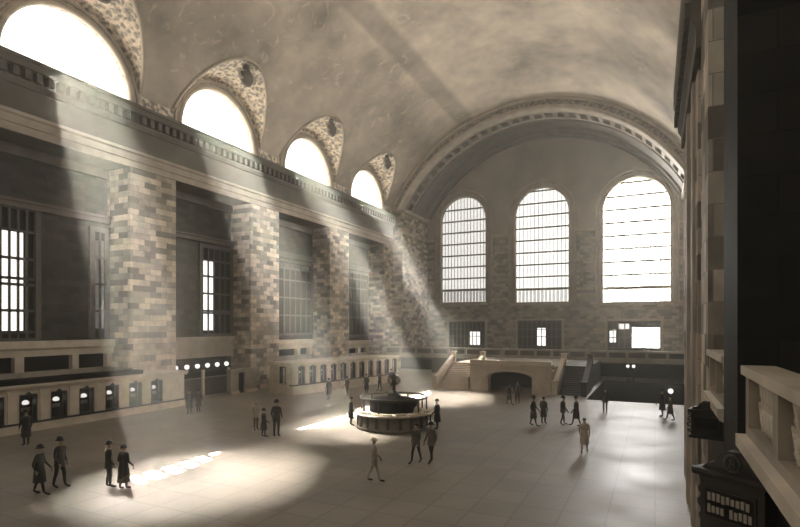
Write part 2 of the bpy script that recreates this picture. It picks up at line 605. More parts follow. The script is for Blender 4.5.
# lunette windows
LUN = [None, 'largest half-round lunette window at the top left', 'second half-round lunette window from the left edge',
       'third half-round lunette window, above the recess by the white counter', 'smallest half-round lunette window next to the great arch']
for n, c in enumerate(BAYS):
    win = thing('window_%d' % (n + 1), LUN[n], 'window', (XL, c, 22.7), kind='structure')
    arc = [(4.4 * math.cos(PI * k / 40), 4.4 * math.sin(PI * k / 40)) for k in range(41)]
    f = MB()
    for r, t, px in ((4.45, 0.20, 0.05), (4.95, 0.12, 0.08), (4.7, 0.09, 0.03)):
        f.tube([(px, r * math.cos(PI * k / 40), r * math.sin(PI * k / 40)) for k in range(41)], t, 8)
    f.build('window_frame', 'stone', win)
    g = MB()
    g.prism([(4.33 * math.cos(PI * k / 40), 4.33 * math.sin(PI * k / 40)) for k in range(41)], 'x', -0.35, -0.33)
    g.build('pane', 'pane', win)
    b = MB()
    for k in range(-4, 5):
        yb = k * 0.9
        h = math.sqrt(4.35 ** 2 - yb ** 2)
        b.box(-0.96, -0.82, yb - 0.18, yb + 0.18, 0, h)
    for zz in (1.5, 3.0):
        h = math.sqrt(4.35 ** 2 - zz ** 2)
        b.box(-0.96, -0.84, -h, h, zz - 0.07, zz + 0.07)
    b.build('window_bars', 'iron', win)

# great arch at the far end, its coffered soffit and impost
aI = math.acos((23.4 - CZ) / RI)
aO = math.acos((23.4 - CZ) / RV)
def arc_sweep(mb, prof, n=72, smooth=True):
    """prof: [(radius, y)] swept over the arch"""
    vs = []
    for k in range(n + 1):
        t = -1 + 2 * k / n
        for r, yy in prof:
            am = math.acos(min(1, (23.4 - CZ) / r))
            a = am * t
            vs.append((CX + r * math.sin(a), yy, CZ + r * math.cos(a)))
    m = len(prof)
    mb.add(vs, [(k * m + j, k * m + j + 1, (k + 1) * m + j + 1, (k + 1) * m + j) for k in range(n) for j in range(m - 1)], False)
ar = MB()
arc_sweep(ar, [(22.55, 69.9), (22.55, 69.1), (22.3, 69.0), (22.12, 69.1), (22.1, 69.35)])
arc_sweep(ar, [(21.45, 69.35), (21.42, 69.1), (21.15, 69.0), (20.95, 69.1), (20.9, 69.5), (20.9, 70.3)])
struct(ar.build('trim_30', 'stone'), 'moulded rim of the great end arch')
ol = MB()
ol.tube([(CX + 22.72 * math.sin(-1.12 + 2.24 * k / 72), 69.2, CZ + 22.72 * math.cos(-1.12 + 2.24 * k / 72)) for k in range(73)], 0.2, 8)
struct(ol.build('trim_41', 'stone_dark'), 'dark outer bead around the great end arch')
af = MB()
arc_sweep(af, [(22.11, 69.36), (21.44, 69.36)])
struct(af.build('trim_31', 'ornate_face'), 'carved band on the face of the great end arch')
so = MB()
NC = 30
for k in range(NC):
    t0, t1 = -aI + 2 * aI * k / NC, -aI + 2 * aI * (k + 1) / NC
    def Q(t, yy, r=RI): return (CX + r * math.sin(t), yy, CZ + r * math.cos(t))
    d = (t1 - t0) * 0.17
    ya, yb, yc, yd = 70.3, 70.75, 72.5, 73.0
    for (u0, u1, v0, v1) in ((t0, t1, ya, yb), (t0, t1, yc, yd), (t0, t0 + d, yb, yc), (t1 - d, t1, yb, yc)):
        so.quad(Q(u0, v0), Q(u1, v0), Q(u1, v1), Q(u0, v1))
    i0, i1 = t0 + d, t1 - d
    so.quad(Q(i0, yb, RI + 0.6), Q(i1, yb, RI + 0.6), Q(i1, yc, RI + 0.6), Q(i0, yc, RI + 0.6))
    for (p, q) in (((i0, yb), (i1, yb)), ((i1, yb), (i1, yc)), ((i1, yc), (i0, yc)), ((i0, yc), (i0, yb))):
        so.quad(Q(*p), Q(*q), Q(*q, RI + 0.6), Q(*p, RI + 0.6))
struct(so.build('trim_32', 'stone_mid'), 'coffered row along the soffit of the great end arch')
s2 = MB()
arc_sweep(s2, [(20.9, 73.0), (20.75, 73.1), (20.75, 73.6), (20.9, 73.7), (20.9, 77.2), (20.6, 77.3), (20.6, 78.0), (20.3, 78.1), (20.3, 79.0)])
struct(s2.build('ceiling_end_arch', 'stone_dark'), 'plain shaded barrel behind the great arch')
xi = RI * math.sin(aI)
for side, (xa, xb) in (('left', (XL - 2.5, CX - xi)), ('right', (CX + xi, XR + 1.0))):
    jb = MB()
    jb.box(xa, xb, Y1, Y2, 0, 22.9)
    struct(jb.build('wall_%s_end_bay' % side, 'ashlar'), 'banded stone jamb below the great arch on the %s' % side)
    im = MB()
    e = 0.3 if side == 'left' else -0.3
    im.prism([(Y1 - 0.3, 22.9), (Y2, 22.9), (Y2, 23.42), (Y1 - 0.5, 23.42), (Y1 - 0.5, 23.15)], 'x', xa, xb + e if side == 'left' else xb)
    if side == 'right':
        im.box(xa - 0.3, xa, Y1 - 0.4, Y2, 22.9, 23.42)
    struct(im.build('trim_%d' % (33 if side == 'left' else 34), 'stone'), 'impost moulding under the great arch on the %s' % side)

# end wall and its windows
EW = [(-27.3, 3.75, 9.8, 22.85, 3.75), (-15.1, 3.92, 9.6, 22.8, 3.92), (-2.35, 4.25, 9.4, 22.4, 4.25)]
ew = MB()
arched_wall(ew, 'y', Y2, Y2 + 1.3, XL - 2, XR + 2, 0, 20.0, EW)
struct(ew.build('wall_far', 'ashlar_end'), 'far brick wall with three tall arched windows')
ew = MB()
arched_wall(ew, 'y', Y2, Y2 + 1.3, XL - 2, XR + 2, 20.0, 36.5, EW)
struct(ew.build('wall_far_upper', 'tympanum'), 'smooth plastered upper part of the far wall under the great arch')
bandm = MB()
for a, b in ((-33.4, -31.6), (-23.0, -19.6), (-10.6, -7.2), (2.4, 3.4)):
    bandm.box(a, b, Y2 - 0.15, Y2, 19.8, 20.2)
struct(bandm.build('trim_35', 'stone'), 'string course between the far arched windows')
ENDL = ['left of the three tall arched windows in the far wall', 'middle one of the three tall arched windows in the far wall', 'right and brightest of the three tall arched windows in the far wall']
for n, (c, r, sl, sp, ri) in enumerate(EW):
    win = thing('window_%d' % (6 + n), ENDL[n], 'window', (c, Y2, sl), kind='structure')
    H = sp - sl
    f = MB()
    def arcpts(rr, yy):
        return [(-rr, yy, 0)] + [(-rr * math.cos(PI * k / 32), yy, H + rr * math.sin(PI * k / 32)) for k in range(33)] + [(rr, yy, 0)]
    for rr, tt in ((r + 0.12, 0.2), (r + 0.45, 0.1), (r + 0.8, 0.22)):
        f.tube(arcpts(rr, -0.05), tt, 8)
    f.box(-r - 0.3, r + 0.3, -0.3, 0.1, -0.35, 0.0)
    f.box(-0.35, 0.35, -0.35, 0.0, H + r + 0.05, H + r + 1.25)
    f.build('window_frame', 'stone', win)
    g = MB()
    out = [(-r + 0.02, 0)] + [(-(r - 0.02) * math.cos(PI * k / 32), H + (r - 0.02) * math.sin(PI * k / 32)) for k in range(33)] + [(r - 0.02, 0)]
    g.prism(out, 'y', 0.82, 0.84)
    g.build('pane', ('pane_soft', 'pane_mid', 'pane_hot')[n], win)
    b = MB()
    def half(z):
        return r if z <= H else math.sqrt(max(0.01, r * r - (z - H) ** 2))
    levels = [0.06, 2.1] + [2.1 + 1.83 * k for k in range(1, 9)]
    for i, zz in enumerate(levels):
        hh = half(zz)
        if zz < H + r - 0.3:
            th = (0.16 if i == 1 else 0.1) * (1.5 if n == 2 else 1.1)
            b.box(-hh, hh, 0.5, 0.66, zz - th, zz + th)
    nb = 14
    for k in range(1, nb):
        xx = -r + 2 * r * k / nb
        t = 0.034
        ztop = H + math.sqrt(max(0, r * r - xx * xx))
        b.box(xx - t, xx + t, 0.52, 0.62, 0, ztop - 0.02)
    for k in range(28):
        xx = -r + 2 * r * (k + 0.5) / 28
        b.box(xx - 0.035, xx + 0.035, 0.53, 0.61, 0, 2.1)
    b.build('muntins', 'pale_iron', win)

# the low windows below them
LOWL = ['dim gridded opening under the left arched window of the far wall', 'dark gridded opening under the middle arched window of the far wall', 'gridded opening with one blazing half under the right arched window']
for n, (xa, xb, za, zb, lit) in enumerate(((-29.6, -23.7, 2.5, 6.9, [(-26.1, -24.5, 3.2, 5.3, 'pane_mid')]),
                                            (-18.6, -12.2, 2.5, 7.0, [(-15.8, -14.5, 3.3, 5.9, 'pane_low')]),
                                            (-6.0, 0.7, 2.5, 6.9, [(-2.8, 0.55, 3.2, 5.95, 'pane_hot'), (-5.7, -4.9, 3.9, 5.5, 'pane_low'), (-4.6, -3.2, 5.7, 6.5, 'pane_soft')]))):
    win = thing('window_%d' % (9 + n), LOWL[n], 'window', ((xa + xb) / 2, Y2, za), kind='structure')
    f = MB()
    for (a, b, c_, d) in ((xa - 0.3, xa, za, zb + 0.3), (xb, xb + 0.3, za, zb + 0.3), (xa, xb, zb, zb + 0.3)):
        f.box(a, b, Y2 - 0.22, Y2, c_, d)
    f.build('window_frame', 'stone', win, True)
    bk = MB()
    bk.box(xa, xb, Y2 - 0.08, Y2 - 0.02, za, zb)
    bk.build('backing', 'void', win, True)
    for (a, b, c_, d, mt) in lit:
        g = MB()
        g.box(a, b, Y2 - 0.12, Y2 - 0.09, c_, d)
        g.build('pane', mt, win, True)
    m = MB()
    nv = 9
    for k in range(nv + 1):
        xx = xa + (xb - xa) * k / nv
        m.box(xx - 0.06, xx + 0.06, Y2 - 0.2, Y2 - 0.13, za, zb)
    for zz in (za + 0.7, za + 2.1, za + 3.2, zb - 0.08):
        m.box(xa, xb, Y2 - 0.2, Y2 - 0.14, zz - 0.06, zz + 0.06)
    m.build('muntins', 'iron', win, True)

# right wall, near-end wall, and the projecting right-hand bays
rw = MB()
rw.box(XR, XR + 0.6, YE, Y1, 0, 24.0)
struct(rw.build('wall_right', 'ashlar_back'), 'shadowed right wall of the hall')
nw = MB()
nw.box(XL - 3, XR + 1, YE - 0.6, YE, 0, 37)
struct(nw.build('wall_near', 'ashlar_back'), 'near wall of the hall')
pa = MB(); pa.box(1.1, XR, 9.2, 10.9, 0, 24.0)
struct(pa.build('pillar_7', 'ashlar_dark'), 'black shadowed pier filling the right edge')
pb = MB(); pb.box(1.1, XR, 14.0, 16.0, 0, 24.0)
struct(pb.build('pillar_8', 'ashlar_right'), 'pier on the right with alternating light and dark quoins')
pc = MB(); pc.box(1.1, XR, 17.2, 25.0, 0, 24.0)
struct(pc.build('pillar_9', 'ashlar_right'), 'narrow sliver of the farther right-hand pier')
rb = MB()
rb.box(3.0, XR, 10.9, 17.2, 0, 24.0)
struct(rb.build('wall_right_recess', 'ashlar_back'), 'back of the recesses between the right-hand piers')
rt = MB()
rt.prism([(1.12, 13.6), (0.98, 13.6), (0.98, 14.1), (0.86, 14.3), (0.86, 14.9), (0.7, 15.3), (0.7, 16.0), (1.12, 16.0)], 'y', 16.0, 24.9)
y = 16.1
while y < 24.8:
    rt.box(0.72, 0.9, y, y + 0.22, 14.5, 14.9)
    y += 0.45
struct(rt.build('trim_36', 'stone_dark'), 'dark dentilled cornice on the farther right-hand pier')
for k, (xa, ya) in enumerate(((1.02, 18.2), (1.0, 20.8))):
    q = MB()
    q.box(xa, 1.12, ya, ya + 0.8, 0, 13.6)
    struct(q.build('trim_%d' % (37 + k), 'stone'), 'pale vertical strip on the farther right-hand pier')
ub = MB()
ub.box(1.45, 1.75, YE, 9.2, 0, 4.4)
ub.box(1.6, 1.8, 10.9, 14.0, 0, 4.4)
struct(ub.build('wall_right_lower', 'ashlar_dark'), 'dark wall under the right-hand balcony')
gf = MB()
gf.box(1.55, XR, YE, 9.2, 4.25, 4.55)
gf.box(1.55, 3.0, 10.9, 14.0, 4.25, 4.55)
struct(gf.build('floor_right_gallery', 'marble_grey'), 'balcony floor behind the right-hand balustrade')

# ------------------------------------------------------------------ end balcony and the staircase
by = 64.0
eb = MB()
eb.box(-33.4, 3.4, by, Y2, 2.05, 2.4)
struct(eb.build('floor_end_balcony', 'stone_dark'), 'floor of the balcony along the far wall')
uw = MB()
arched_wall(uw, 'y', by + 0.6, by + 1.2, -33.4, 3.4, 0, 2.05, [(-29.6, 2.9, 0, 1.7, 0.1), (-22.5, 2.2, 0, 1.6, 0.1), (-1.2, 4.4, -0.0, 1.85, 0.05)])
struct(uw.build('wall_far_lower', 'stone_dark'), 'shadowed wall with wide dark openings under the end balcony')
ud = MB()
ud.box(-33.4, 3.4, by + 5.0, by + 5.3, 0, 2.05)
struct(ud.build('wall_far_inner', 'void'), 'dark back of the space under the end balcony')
def parapet(name, label, x0, x1):
    t = thing(name, label, 'parapet', (x0, by, 2.05))
    b = MB(); b.box(x0, x1, by - 0.25, by + 0.25, 2.05, 2.6); b.build('base', 'stone', t, True)
    n = max(2, round((x1 - x0) / 2.2))
    for k in range(n + 1):
        xx = x0 + 0.15 + (x1 - x0 - 0.3) * k / n
        p = MB(); p.box(xx - 0.15, xx + 0.15, by - 0.16, by + 0.16, 2.6, 3.2); p.build('post', 'stone', t, True)
        if k < n:
            d = (x1 - x0 - 0.3) / n
            q = MB(); q.box(xx + 0.15, xx + d - 0.15, by - 0.06, by + 0.06, 2.6, 3.2); q.build('panel', 'frieze', t, True)
    r = MB(); r.box(x0, x1, by - 0.3, by + 0.3, 3.2, 3.42); r.build('rail', 'stone', t, True)
    return t
parapet('balcony_parapet', 'lit stone parapet of the end balcony behind the left stair flight', -33.4, -17.0)
parapet('balcony_parapet', 'stone parapet of the end balcony above the arched stair portal', -17.0, -7.0)
parapet('balcony_parapet', 'shadowed stone parapet of the end balcony above the black stairwell', -7.0, 3.4)

st = thing('staircase', 'pale stone double staircase with an arched portal between its flights', 'staircase', (-12.3, 49, 0))
XA, XB, XC, XD = -19.6, -16.0, -8.4, -5.6
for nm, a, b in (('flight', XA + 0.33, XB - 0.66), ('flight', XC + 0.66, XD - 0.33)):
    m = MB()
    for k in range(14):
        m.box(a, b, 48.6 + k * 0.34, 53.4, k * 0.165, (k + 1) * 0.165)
    m.build(nm, 'marble' if a < -12 else 'wood', st, True)  # right flight gets a dark colour in place of shade
m = MB(); m.box(XA + 0.33, XB, 53.4, by - 0.3, 0, 2.31).box(XB, XC, 50.2, by - 0.3, 2.1, 2.31)
m.build('landing', 'marble_grey', st, True)
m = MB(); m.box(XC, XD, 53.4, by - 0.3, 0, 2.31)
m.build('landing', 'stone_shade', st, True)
m = MB()
arched_wall(m, 'y', 48.3, 49.2, XB, XC, 0, 2.45, [(-12.15, 2.05, 0, 1.35, 0.55)])
m.box(XB, XB + 0.5, 49.2, 53.4, 0, 2.1); m.box(XC - 0.5, XC, 49.2, 53.4, 0, 2.1)
m.build('portal', 'marble', st, True)
m = MB()
m.box(XB - 0.1, XC + 0.1, 48.1, 49.4, 2.45, 2.65)
m.box(XB, XC, 48.25, 48.6, 2.65, 2.95)
m.build('portal_cornice', 'marble', st, True)
m = MB()
m.tube([(-12.15 + 2.2 * math.cos(PI * k / 24), 48.26, 1.35 + 0.7 * math.sin(PI * k / 24)) for k in range(25)], 0.12, 6)
m.build('archivolt', 'marble', st, True)
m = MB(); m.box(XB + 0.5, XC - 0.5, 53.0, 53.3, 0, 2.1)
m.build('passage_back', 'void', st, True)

def sloped_balustrade(x, mat, label):
    t = thing('balustrade', label, None, (x + 12.3, -0.5, 0))
    t.parent = st
    b = MB(); b.prism([(48.4, 0), (53.6, 0), (53.6, 2.5), (53.3, 2.5), (48.4, 0.35)], 'x', x - 0.16, x + 0.16); b.build('stringer', mat, t, True)
    p = MB()
    p.prism([(48.5, 0.35), (53.4, 2.5), (53.4, 3.0), (48.5, 0.92)], 'x', x - 0.07, x + 0.07)
    p.build('panel', mat, t, True)
    r = MB(); r.prism([(48.2, 0.84), (53.6, 2.98), (53.6, 3.18), (48.2, 1.04)], 'x', x - 0.22, x + 0.22); r.build('rail', mat, t, True)
    for yy, z0, z1 in ((48.35, 0, 1.2), (53.6, 2.3, 3.4)):
        n = MB(); n.box(x - 0.24, x + 0.24, yy - 0.24, yy + 0.24, z0, z1).box(x - 0.3, x + 0.3, yy - 0.3, yy + 0.3, z1, z1 + 0.1); n.build('newel', mat, t, True)
sloped_balustrade(XA, 'marble', 'sunlit outer balustrade of the left stair flight')
sloped_balustrade(XB - 0.32, 'marble', 'balustrade between the left stair flight and the arched portal')
sloped_balustrade(XC + 0.32, 'marble', 'balustrade between the arched portal and the dark right stair flight')
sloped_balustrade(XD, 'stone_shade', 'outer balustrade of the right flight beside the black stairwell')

# ------------------------------------------------------------------ windows in the left recesses
def recess_window(n, label, y0, y1, z0, z1, panes, cols, rowsz):
    win = thing('window_%d' % n, label, 'window', (-37.5, (y0 + y1) / 2, z0), kind='structure')
    x = -37.5
    f = MB()
    for (a, b, c_, d) in ((y0 - 0.35, y0, z0 - 0.3, z1 + 0.35), (y1, y1 + 0.35, z0 - 0.3, z1 + 0.35), (y0, y1, z1, z1 + 0.35), (y0, y1, z0 - 0.3, z0)):
        f.box(x, x + 0.25, a, b, c_, d)
    f.build('window_frame', 'iron', win, True)
    k = MB(); k.box(x + 0.02, x + 0.05, y0, y1, z0, z1); k.build('backing', 'void', win, True)
    for (a, b, c_, d, mt) in panes:
        g = MB(); g.box(x + 0.06, x + 0.08, a, b, c_, d); g.build('pane', mt, win, True)
    m = MB()
    for i in range(cols + 1):
        yy = y0 + (y1 - y0) * i / cols
        m.box(x + 0.1, x + 0.2, yy - 0.07, yy + 0.07, z0, z1)
    for zz in rowsz:
        m.box(x + 0.1, x + 0.2, y0, y1, zz - 0.09, zz + 0.09)
    m.build('muntins', 'iron', win, True)
recess_window(12, 'tall bright gridded window at the left edge of the picture', 17.3, 20.95, 5.4, 14.0, [(17.4, 20.25, 5.8, 12.4, 'pane_mid')], 7, (5.8, 7.2, 8.9, 9.3, 10.6, 12.4, 13.9))
recess_window(13, 'narrow dark window beside the lit left pier', 25.05, 26.0, 5.3, 13.2, [(25.2, 25.9, 6, 12.6, 'pane_dim')], 2, (7.3, 9.3, 11.3))
recess_window(14, 'window with one bright strip of panes in the second left recess', 35.4, 38.9, 5.5, 13.4, [(35.6, 36.95, 5.8, 12.3, 'pane_mid')], 5, (7.4, 7.6, 9.2, 10.8, 12.3))
recess_window(15, 'dark panelled window in the third left recess', 45.2, 52.3, 5.4, 13.4, [(46.0, 52.0, 15.4 - 2.6, 13.3, 'pane_dim')], 7, (7.4, 9.4, 11.4, 12.7))
recess_window(16, 'dark window in the last left recess before the great arch', 59.0, 66.0, 5.0, 13.4, [], 7, (7.4, 9.4, 11.4, 12.7))

# ------------------------------------------------------------------ ticket counters
def ticket_counter(label, loc, rz, L, wins, ww, h, depth, roof, zt0, zt1, side_window=False, mat='marble'):
    """front at local x = 0 facing +x, runs along +y"""
    t = thing('ticket_counter', label, 'ticket counter', loc, rz)
    pl = MB(); pl.box(-0.45, 0.1, 0, L, 0, zt0 - 0.12); pl.box(-depth, -0.45, 0, 0.3, 0, zt0 - 0.12); pl.box(-depth, -0.45, L - 0.3, L, 0, zt0 - 0.12)
    pl.build('plinth', mat, t)
    bd = MB(); bd.box(-0.4, 0.13, -0.03, L + 0.03, zt0 - 0.14, zt0 - 0.04); bd.build('dark_moulding', 'black', t)
    wl = MB()
    edges = [0.0]
    for wc in wins:
        edges += [wc - ww / 2, wc + ww / 2]
    edges.append(L)
    for k in range(0, len(edges), 2):
        wl.box(-0.42, 0.0, edges[k], edges[k + 1], zt0 - 0.1, zt1)
    wl.box(-0.42, 0.0, 0, L, zt1, h - 0.3)
    if side_window:
        wl.box(-depth, -1.65, 0, 0.3, zt0 - 0.1, h - 0.3).box(-0.85, -0.42, 0, 0.3, zt0 - 0.1, h - 0.3).box(-1.65, -0.85, 0, 0.3, zt1, h - 0.3)
    else:
        wl.box(-depth, -0.42, 0, 0.3, zt0 - 0.1, h - 0.3)
    wl.box(-depth, -0.42, L - 0.3, L, zt0 - 0.1, h - 0.3)
    wl.build('front_wall', mat, t)
    co = MB()
    co.prism([(-depth, h - 0.3), (0.08, h - 0.3), (0.12, h - 0.22), (0.24, h - 0.1), (0.26, h), (-depth, h)], 'y', -0.22, L + 0.22)
    co.build('cornice', mat, t)
    bk = MB(); bk.box(-0.95, -0.85, 0.3, L - 0.3, 0.3, h - 0.32); bk.build('inner_screen', 'void', t)
    if roof:
        rf = MB(); rf.box(-depth + 0.1, -0.55, 0.2, L - roof, h, h + 0.28); rf.build('roof_screen', 'void', t)
    # pilasters between the windows
    mids = [wins[0] - (wins[1] - wins[0]) / 2] + [(a + b) / 2 for a, b in zip(wins, wins[1:])] + [wins[-1] + (wins[1] - wins[0]) / 2]
    gap = (wins[1] - wins[0]) - ww
    for y in mids:
        if 0.1 < y < L - 0.1:
            p = MB(); p.box(0, 0.07, y - gap * 0.3, y + gap * 0.3, zt0 - 0.02, zt1 + 0.15).box(0, 0.1, y - gap * 0.36, y + gap * 0.36, zt1 + 0.15, zt1 + 0.24)
            p.build('pilaster', mat, t)
    for i, y in enumerate(wins):
        f = MB()
        f.box(-0.3, 0.04, y - ww / 2, y - ww / 2 + 0.06, zt0, zt1).box(-0.3, 0.04, y + ww / 2 - 0.06, y + ww / 2, zt0, zt1).box(-0.3, 0.04, y - ww / 2, y + ww / 2, zt1 - 0.06, zt1)
        f.prism([(y - 0.18, zt1), (y + 0.18, zt1), (y, zt1 + 0.16)], 'x', 0, 0.06)
        f.box(-0.3, 0.1, y - ww / 2, y + ww / 2, zt0 - 0.03, zt0 + 0.03)
        wf = f.build('ticket_window', 'black', t)
        g = MB()
        for k in range(1, 6):
            yy = y - ww / 2 + ww * k / 6
            g.box(-0.2, -0.18, yy - 0.012, yy + 0.012, zt0 + 0.03, zt0 + (zt1 - zt0) * 0.45)
        g.build('grille', 'black', wf)
        l = MB()
        l.lathe([(0.04, 0.0), (0.15, 0.02), (0.19, 0.12), (0.12, 0.24), (0.03, 0.27)], (-0.5, y + ww * 0.12, zt0 + (zt1 - zt0) * 0.58), 12)
        l.build('lamp', 'card', wf)
        s = MB(); s.box(-0.45, -0.43, y - ww * 0.3, y + ww * 0.35, zt0 + (zt1 - zt0) * 0.34, zt0 + (zt1 - zt0) * 0.48)
        s.build('notice_card', 'marble_grey', wf)
    if side_window:
        f = MB(); f.box(-1.65, -1.58, -0.04, 0.3, zt0, zt1).box(-0.92, -0.85, -0.04, 0.3, zt0, zt1).box(-1.65, -0.85, -0.04, 0.3, zt1 - 0.07, zt1)
        wf = f.build('ticket_window', 'black', t)
        l = MB(); l.lathe([(0.16, 0), (0.2, 0.1), (0.14, 0.4), (0.04, 0.55)], (-1.25, 0.45, zt0 + 0.75), 12); l.build('lamp', 'card', wf)
    return t
w1 = [14.62 - 12 + 1.76 * k for k in range(8)]
ticket_counter('long marble ticket counter with dark windows along the left edge', (-33.0, 12.0, 0), 0, 17.45, w1, 0.95, 2.72, 2.0, 3.2, 0.62, 2.2)
n2 = 11
L2 = 15.5
w2 = [1.1 + (L2 - 1.7) * k / (n2 - 1) for k in range(n2)]
ticket_counter('white marble ticket counter with a close row of narrow openings by the far arch', (-29.1, 37.9, 0), -R(11.2), L2, w2, 0.74, 2.9, 3.1, 0, 0.95, 2.5, True)

# low stone wall with a doorway beside the fourth pier
t = thing('low_wall', 'low stone wall with a narrow dark doorway beside the corner counter', 'wall', (-34.6, 37.5, 0))
m = MB(); m.box(-34.8, -34.4, 35.9, 36.9, 0, 2.1).box(-34.8, -34.4, 37.7, 39.3, 0, 2.1).box(-34.8, -34.4, 36.9, 37.7, 1.9, 2.1).box(-34.9, -34.3, 35.8, 39.4, 2.1, 2.25); m.build('wall_panel', 'stone', t, True)
m = MB(); m.box(-34.75, -34.55, 36.9, 37.7, 0, 1.9); m.build('door', 'black', t, True)
m = MB(); m.box(-34.4, -34.2, 35.9, 36.85, 0, 0.25).box(-34.4, -34.2, 37.75, 39.3, 0, 0.25); m.build('base', 'marble', t, True)

def gallery_counter(label, y0, y1, x, zb, zt, posts):
    t = thing('gallery_counter', label, 'counter', (x, y0, 0))
    b = MB(); b.box(-37.45, x, y0, y1, 0, zb); b.build('base', 'stone', t, True)
    e = MB(); e.box(x - 0.6, x - 0.55, y0, y1, zb, zt - 1.0); e.build('inner_screen', 'void', t, True)
    c = MB(); c.prism([(-37.45, zt - 1.0), (x, zt - 1.0), (x + 0.05, zt - 0.6), (x + 0.2, zt - 0.45), (x + 0.2, zt), (-37.45, zt)], 'y', y0, y1 + 0.15); c.build('cornice', 'marble', t, True)
    for (a, b_) in posts:
        p = MB(); p.box(x - 0.4, x + 0.02, a, b_, zb, zt - 1.0); p.build('post', 'marble', t, True)
    return t
g1 = gallery_counter('upper marble counter with dark openings behind the long ticket counter', 17.0, 25.8, -36.4, 3.2, 5.2, [(17.0, 17.5), (19.2, 19.75), (22.85, 23.3), (25.4, 25.8)])
gallery_counter('pale counter with two dark openings in the third left recess', 43.4, 51.2, -36.4, 2.9, 4.65, [(43.4, 44.6), (48.3, 48.9), (50.6, 51.2)])
gallery_counter('small pale counter with two dark openings in the last left recess', 57.2, 64.8, -36.4, 2.5, 4.2, [(57.2, 58.9), (61.8, 62.5), (64.2, 64.8)])

# second recess: dado, telegraph desk and its globe lamps
dd = MB(); dd.box(-37.5, -37.2, 30.4, 39.2, 3.3, 4.9); dd.box(-37.5, -37.0, 30.4, 39.2, 4.9, 5.2)
struct(dd.build('trim_39', 'stone'), 'pale stone dado in the second left recess')
t = thing('desk', 'dark wooden desk partition under a row of globe lamps in the second left recess', 'desk', (-36.5, 35, 0))
m = MB(); m.box(-36.9, -36.2, 31.2, 38.8, 0.0, 1.5); m.build('body', 'wood', t, True)
m = MB(); m.box(-37.0, -36.1, 31.1, 38.9, 1.5, 1.6); m.build('top', 'wood_lit', t, True)
m = MB(); m.box(-36.56, -36.5, 31.2, 38.8, 1.6, 2.1); m.build('screen', 'void', t, True)
for yy in (34.3, 37.4):
    m = MB(); m.box(-36.2, -36.0, yy - 0.1, yy + 0.1, 0, 2.3); m.build('post', 'marble', t, True)
lamp0 = None
for k in range(6):
    yy = 31.9 + 1.18 * k
    if lamp0 is None:
        lamp0 = thing('globe_lamp', 'white globe lamp on the dark desk partition in the second left recess', 'lamp', (-36.75, yy, 1.6), group='globe lamps on the desk partition')
        m = MB(); m.lathe([(0.14, 0), (0.14, 0.03), (0.03, 0.08), (0.025, 0.75), (0.08, 0.8)], seg=10); m.build('stem', 'black', lamp0)
        m = MB(); m.lathe([(0.06, 0.8), (0.16, 0.86), (0.21, 0.98), (0.2, 1.08), (0.12, 1.18), (0.03, 1.2)], seg=16); m.build('globe', 'lamp', lamp0)
        o = lamp0
    else:
        o = copy_tree(lamp0)
        o.location = (-36.75, yy, 1.6)
    o['label'] = ['end white globe lamp beside the lit pier, on the dark desk partition', 'second white globe lamp from the lit pier on the desk partition', 'third white globe lamp from the lit pier on the desk partition',
                  'fourth white globe lamp from the lit pier on the desk partition', 'fifth white globe lamp from the lit pier on the desk partition', 'sixth white globe lamp, at the far end of the desk partition'][k]

# ------------------------------------------------------------------ information booth and its clock
t = thing('information_booth', 'round dark information booth with a pale ledge in mid floor', 'booth', (-14.5, 29.0, 0))
m = MB()
pr = [(2.1, 0), (2.3, 0), (2.3, 0.12), (2.2, 0.16), (2.2, 0.9), (2.1, 0.9), (2.1, 0)]
m.lathe([(2.32, 0), (2.32, 0.14), (2.22, 0.2), (2.22, 0.88)], seg=40)
m.build('drum', 'wood_lit', t)
for k in range(20):
    a = 2 * PI * k / 20
    p = MB()
    c_, s_ = math.cos(a), math.sin(a)
    u = Vector((c_, s_, 0)); v = Vector((-s_, c_, 0))
    pts = []
    for zz in (0.2, 0.88):
        for (d, e) in ((2.2, -0.09), (2.29, -0.09), (2.29, 0.09), (2.2, 0.09)):
            q = u * d + v * e
            pts.append((q.x, q.y, zz))
    p.add(pts, [(0, 1, 2, 3), (4, 5, 6, 7), (0, 1, 5, 4), (1, 2, 6, 5), (2, 3, 7, 6), (3, 0, 4, 7)])
    p.build('pilaster', 'wood', t)
m = MB(); m.lathe([(1.9, 0.88), (2.42, 0.88), (2.45, 0.94), (2.42, 1.0), (1.9, 1.0)], seg=40); m.build('ledge', 'marble', t)
m = MB()
ring = [(2.02 * math.cos(2 * PI * k / 40), 2.02 * math.sin(2 * PI * k / 40), 1.84) for k in range(40)]
m.tube(ring, 0.07, 8, True)
m.build('top_ring', 'wood', t)
for k in range(10):
    a = 2 * PI * (k + 0.5) / 10
    p = MB(); p.tube([(2.02 * math.cos(a), 2.02 * math.sin(a), 1.0), (2.02 * math.cos(a), 2.02 * math.sin(a), 1.84)], 0.045, 8); p.build('post', 'black', t)
m = MB(); m.lathe([(1.5, 0.0), (1.5, 1.6), (1.4, 1.7), (0.5, 1.84), (0.3, 2.0)], seg=24); m.build('inner_cabinet', 'void', t)  # dark core added so the booth interior reads as shade
for k in range(9):
    a = PI + PI * (k + 0.5) / 9 + 0.3
    b = MB()
    c_, s_ = math.cos(a), math.sin(a)
    b.box(-0.28, 0.28, -0.16, 0.16, 1.0, 1.0 + 0.05 + 0.03 * (k % 3))
    o = b.build('timetable_stack', 'white', None)
    o.location = (-14.5 + 2.14 * c_, 29.0 + 2.14 * s_, 0.0)
    o.rotation_euler = (0, 0, a + PI / 2)
    tag(o, ['first', 'second', 'third', 'fourth', 'fifth', 'sixth', 'seventh', 'eighth', 'ninth'][k] + ' white timetable stack from the left along the booth ledge', 'papers', 'timetable stacks on the booth ledge')
